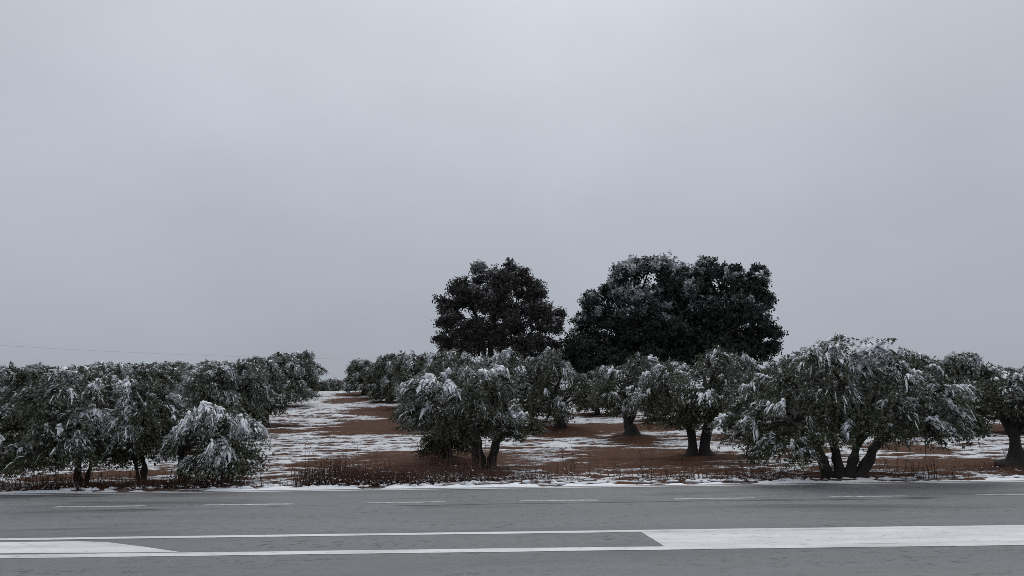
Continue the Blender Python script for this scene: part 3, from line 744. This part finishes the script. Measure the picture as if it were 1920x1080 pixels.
    near = np.argmin(np.linalg.norm(BC[:, None] - C[None], axis=2) / R[None], axis=1)
    s4 = np.linspace(0, 1, 5)
    A = C[near][:, None, :] + (BC - C[near])[:, None, :] * s4[None, :, None]
    A = A + rng.normal(size=A.shape) * 0.03 * np.array([0, 1, 1, 1, 0])[None, :, None] * (1 if olive else 3)
    rad = np.linspace(0.026, 0.013, 5) * (1.0 if olive else 2.2)
    tw.add(*lump_rows(A, np.tile(rad[None, :], (nb, 1)), 4, rng))
    return crown, snow_me, tw

def limb_to(a, b, r0, r1, rng, sag=0.12):
    a, b = np.asarray(a, float), np.asarray(b, float)
    L = np.linalg.norm(b - a)
    pts = []
    for s in (0, .35, .7, 1):
        p = a + (b - a) * s + rng.normal(size=3) * 0.06 * L * (0 < s < 1)
        p[2] += sag * L * math.sin(math.pi * s)
        pts.append((*p, r0 + (r1 - r0) * s))
    return smooth_path(pts, 4)

def build_tree(h):
    kind = h['kind']; rng = np.random.default_rng(h['seed'])
    root = link({'olive': 'olive_tree', 'oak': 'evergreen_tree', 'round': 'oak_tree'}[kind], None, None, (h['x'], h['y'], float(ground_z(h['y'])) - (0 if kind == 'olive' else 0.3)))
    tag(root, h['label'], 'tree', 'olive trees of the grove' if kind == 'olive' else 'tall trees behind the grove')
    lx = np.array([l[0] for l in h['lobes']]); lr = np.array([l[2] for l in h['lobes']])
    cx = (lx.max() + lx.min()) / 2; hw = (lx.max() - lx.min()) / 2 + lr.mean()
    lobes3 = []
    zc = np.mean([l[1] for l in h['lobes']]); tight = 0.94 if h['x'] > 8 and h['y'] < 23 else 0.985
    for (x, z, r) in h['lobes']:
        x, z, r = cx + (x - cx) * tight, zc + (z - zc) * tight, r * 0.92
        a = h['depth'] * hw * math.sqrt(max(0.08, 1 - ((x - cx) / hw) ** 2))
        rows = (-1, 1) if kind == 'olive' or h['depth'] < .75 else (-1, 0, 1)
        for s in rows:
            rr = r * rng.uniform(0.86, 1.0 if s < 0 else 1.06)
            dz = rng.uniform(0, .16) * r if s <= 0 else rng.uniform(-.15, .1) * r
            lobes3.append((x + rng.uniform(-.15, .15) * r, s * a * rng.uniform(.75, 1.1), max(z + dz, rr * 0.8), rr))
    mats = {'olive': M_OLIVE, 'oak': M_OAK, 'round': M_ROUND}[kind]
    leaf_scale = 1.35 if (kind == 'olive' and h['y'] > 33) else 1.0
    cr, sn, tw = make_crown('crown', lobes3, kind, h['det'] * (0.75 if leaf_scale > 1 else 1), h['snow'], h['droop'], h['seed'], leaf_scale, mats, True)
    # trunk stems: each a mesh of its own
    for si, st in enumerate(h['stems']):
        so = Soup()
        pts = [(x, rng.uniform(-.06, .06) * (i > 0), z if i else -0.15, r) for i, (x, z, r) in enumerate(st)]
        sm = smooth_path(pts, 10)
        if kind == 'olive':   # flared foot
            zz = sm[:, 2]; sm[:, 3] *= 1 + 0.45 * np.exp(-np.clip(zz, 0, 9) / 0.16)
        v, q = tube(sm[:, :3], sm[:, 3] * (0.86 if kind == 'olive' else 1), 18, 0.5, h['seed'] + si)
        so.add(v, q)
        # limbs from this stem to the lobes nearest its top
        top = sm[int(len(sm) * .72), :3]; r_top = sm[int(len(sm) * .72), 3]
        if kind != 'round':
            for k, l in enumerate(lobes3):
                tops = [np.array((s[-1][0], 0, s[-1][1])) for s in h['stems']]
                dd = [np.linalg.norm(np.array(l[:3]) - tt_) for tt_ in tops]
                if int(np.argmin(dd)) == si:
                    pa = limb_to(sm[rng.integers(int(len(sm) * .55), len(sm)), :3], l[:3], r_top * 0.55, 0.02, rng)
                    v, q = tube(pa[:, :3], pa[:, 3], 6, 0.15, k); so.add(v, q)
        else:
            for k, l in enumerate(lobes3):
                tops = [np.array((s[-1][0], 0, s[-1][1])) for s in h['stems']]
                dd = [np.linalg.norm(np.array(l[:3]) - tt_) for tt_ in tops]
                if int(np.argmin(dd)) == si and si > 0:
                    pa = limb_to(sm[rng.integers(int(len(sm) * .3), len(sm) - 2), :3], l[:3], r_top * 0.5, 0.03, rng)
                    v, q = tube(pa[:, :3], pa[:, 3], 6, 0.15, k); so.add(v, q)
        if si == 0:
            so.add(*tw.get())
        v, q = so.get()
        link('trunk' if (si == 0 or kind == 'olive') else 'limb', make_mesh('trunk', v, q, M_BARK, True), root)
    c = link('crown', cr, root)
    if sn is not None:
        link('snow', sn, c)['kind'] = 'stuff'
    return root

for h in HEROES:
    build_tree(h)

# four crowns shared by the trees further back (4 m tall, 4 m wide)
VARIANTS = []
for vi in range(6):
    rng = np.random.default_rng(900 + vi)
    lobes = []
    for k in range(17):
        a = rng.uniform(0, 2 * math.pi); rr = rng.uniform(0.42, 0.66)
        rad = math.sqrt(rng.uniform(0.05, 1)) * 1.42
        top = 3.35 - 0.55 * (rad / 1.4) ** 2
        z = rng.uniform(0.8, top)
        lobes.append((rad * math.cos(a), rad * math.sin(a), z, rr))
    lobes += [(rng.uniform(-1.2, 1.2), rng.uniform(-1, 1), rng.uniform(3.3, 3.65), rng.uniform(.26, .36)) for _ in range(4)]
    lobes += [(rng.uniform(-.5, .5), rng.uniform(-.5, .5), 3.3, 0.5), (rng.uniform(-.9, .9), rng.uniform(-.5, .5), 3.2, 0.45), (0, 0, 2.2, 0.9)]
    sv_ = 0.85 if vi < 3 else 0.55
    cr, sn, tw = make_crown('crown', lobes, 'olive', 0.66, sv_, 1.26, 50 + vi, 1.7, M_OLIVE)
    so = Soup()
    sm = smooth_path([(0, 0, -.2, .30), (rng.uniform(-.05, .05), 0, .35, .2), (rng.uniform(-.15, .15), rng.uniform(-.1, .1), .9, .17), (rng.uniform(-.2, .2), 0, 1.6, .12)], 5)
    so.add(*tube(sm[:, :3], sm[:, 3], 10, 0.25, vi))
    for l in lobes:
        pa = limb_to(sm[rng.integers(9, len(sm)), :3], l[:3], 0.06, 0.015, rng)
        so.add(*tube(pa[:, :3], pa[:, 3], 5, 0.1, 1))
    so.add(*tw.get())
    v, q = so.get()
    VARIANTS.append((make_mesh('trunk', v, q, M_BARK, True), cr, sn))
for gi, (label, x, y, hgt, wid, var, group) in enumerate(GENERIC):
    rng = np.random.default_rng(gi)
    tr, cr, sn = VARIANTS[(var + gi) % 3 + (0 if x < -8 and 'left' in label or 'frosted' in label else 3)]
    root = link('olive_tree', None, None, (x, y, float(ground_z(y))))
    tag(root, label, 'tree', group or 'olive trees of the grove')
    root.scale = (wid / 3.5, wid / 3.5, hgt / 3.95)
    root.rotation_euler.z = rng.uniform(0, 6.28)
    link('trunk', tr, root)
    c = link('crown', cr, root)
    if sn is not None:
        link('snow', sn, c)['kind'] = 'stuff'

# bare sapling poking up behind the large olive
rng = np.random.default_rng(5)
so = Soup()
sm = smooth_path([(0, 0, -.1, .03), (.03, 0, 1.6, .022), (-.02, 0, 3.2, .014), (.03, 0, 4.45, .005)], 6)
so.add(*tube(sm[:, :3], sm[:, 3], 6))
for k in range(26):
    p = sm[rng.integers(8, len(sm) - 1)]
    d = np.array([rng.normal() * .5, rng.normal() * .5, 1.0]); L = rng.uniform(.25, .6)
    pa = smooth_path([(*p[:3], .006), (*(p[:3] + d * L * .5 + (rng.normal() * .05, 0, 0)), .004), (*(p[:3] + d * L), .002)], 3)
    so.add(*tube(pa[:, :3], pa[:, 3], 4))
v, q = so.get()
sap = link('bare_sapling', make_mesh('bare_sapling', v, q, M_BARK, True), None, (18.0, 40.0, float(ground_z(40.0))))
tag(sap, 'thin leafless sapling poking above the large spreading olive', 'sapling')

# ------------------------------------------------------------------ dry weeds along the verge
def weeds(n, seed):
    rng = np.random.default_rng(seed)
    X0 = rng.uniform(-24, 24, n * 4); Y0 = 21.25 + rng.gamma(1.6, 0.42, n * 4)
    dens = fbm(np.c_[X0 * 0.45, Y0 * 0.9, X0 * 0], 77, 3)
    w = np.clip((dens - 0.40) * 5, 0.03, 1)
    w *= np.where((X0 > -6) & (X0 < 1.8), 1.0, np.where(X0 < -8.0, 0.30, 0.14))
    keep = rng.random(n * 4) < w
    X0, Y0 = X0[keep][:n], Y0[keep][:n]
    m = len(X0)
    hgt = rng.uniform(0.10, 0.46, m) * (0.35 + 1.6 * fbm(np.c_[X0 * 0.8, Y0 * 0.5, X0 * 0], 91, 2)) * np.where((X0 > -6) & (X0 < 1.8), 1.35, 1.0) * np.where(rng.random(m) < 0.08, 1.9, 1.0)
    lean = rng.normal(size=(m, 2)) * 0.16
    P = np.zeros((m, 4, 3))
    tk = np.linspace(0, 1, 4)
    for i, t in enumerate(tk):
        P[:, i, 0] = X0 + lean[:, 0] * hgt * t + rng.normal(size=m) * .012
        P[:, i, 1] = Y0 + lean[:, 1] * hgt * t
        P[:, i, 2] = ground_z(Y0) - .03 + hgt * t * (1 - 0.12 * t)
    R = np.tile(np.array([.008, .007, .005, .003])[None], (m, 1)) * rng.uniform(.7, 1.4, (m, 1))
    sv, sq = lump_rows(P, R, 3, rng)
    T = unit(np.gradient(P, axis=1))
    lv, _ = leaves_on(P[:, 1:], T[:, 1:], 2, 0.075, 0.008, 0.5, rng)
    lf = np.arange(len(lv) * 4).reshape(-1, 4)
    v = np.vstack([sv, lv.reshape(-1, 3)]); q = np.vstack([sq, lf + len(sv)])
    # snow caught on tips and at the foot of the tufts
    sel = rng.random(m) < 0.46
    tip = P[sel][:, rng.integers(1, 4)]
    k = len(tip)
    a = np.linspace(-1, 1, 5)
    dd = unit(np.c_[rng.normal(size=(k, 2)), rng.normal(size=k) * .4])
    PP = tip[:, None, :] + dd[:, None, :] * (a[None, :, None] * rng.uniform(.012, .05, (k, 1, 1)))
    RR = rng.uniform(.008, .026, (k, 1)) * (np.array([.2, .85, 1, .8, .2])[None]) * rng.uniform(.7, 1.2, (k, 5))
    wv, wq = lump_rows(PP, RR, 5, rng)
    mi = np.r_[np.zeros(len(q)), np.ones(len(wq))]
    return np.vstack([v, wv]), np.vstack([q, wq + len(v)]), mi
v, q, mi = weeds(8500, 3)
lv_, lq_ = lump_rows(LUMPS[0], LUMPS[1], 8, LUMPS[2])
q = np.vstack([q, lq_ + len(v)]); v = np.vstack([v, lv_]); mi = np.r_[mi, np.ones(len(lq_))]
wd = link('dry_weeds', make_mesh('dry_weeds', v, q, [M_WEED, M_SNOW], False, mat_index=mi))
wd['kind'] = 'stuff'
tag(wd, 'dry reddish weeds flecked with snow along the verge', 'weeds')

# ------------------------------------------------------------------ overhead cable, left
pts = []
A, B_ = np.array((-53.0, 50.0, 8.6)), np.array((4.0, 118.0, 11.6))
for s in np.linspace(0, 1, 40):
    p = A + (B_ - A) * s; p[2] -= 1.3 * 4 * s * (1 - s)
    pts.append(p)
v, q = tube(pts, [0.006] * 40, 5)
wire = link('overhead_cable', make_mesh('overhead_cable', v, q, M_WIRE, True))
tag(wire, 'thin overhead cable crossing the sky above the left olives', 'cable')
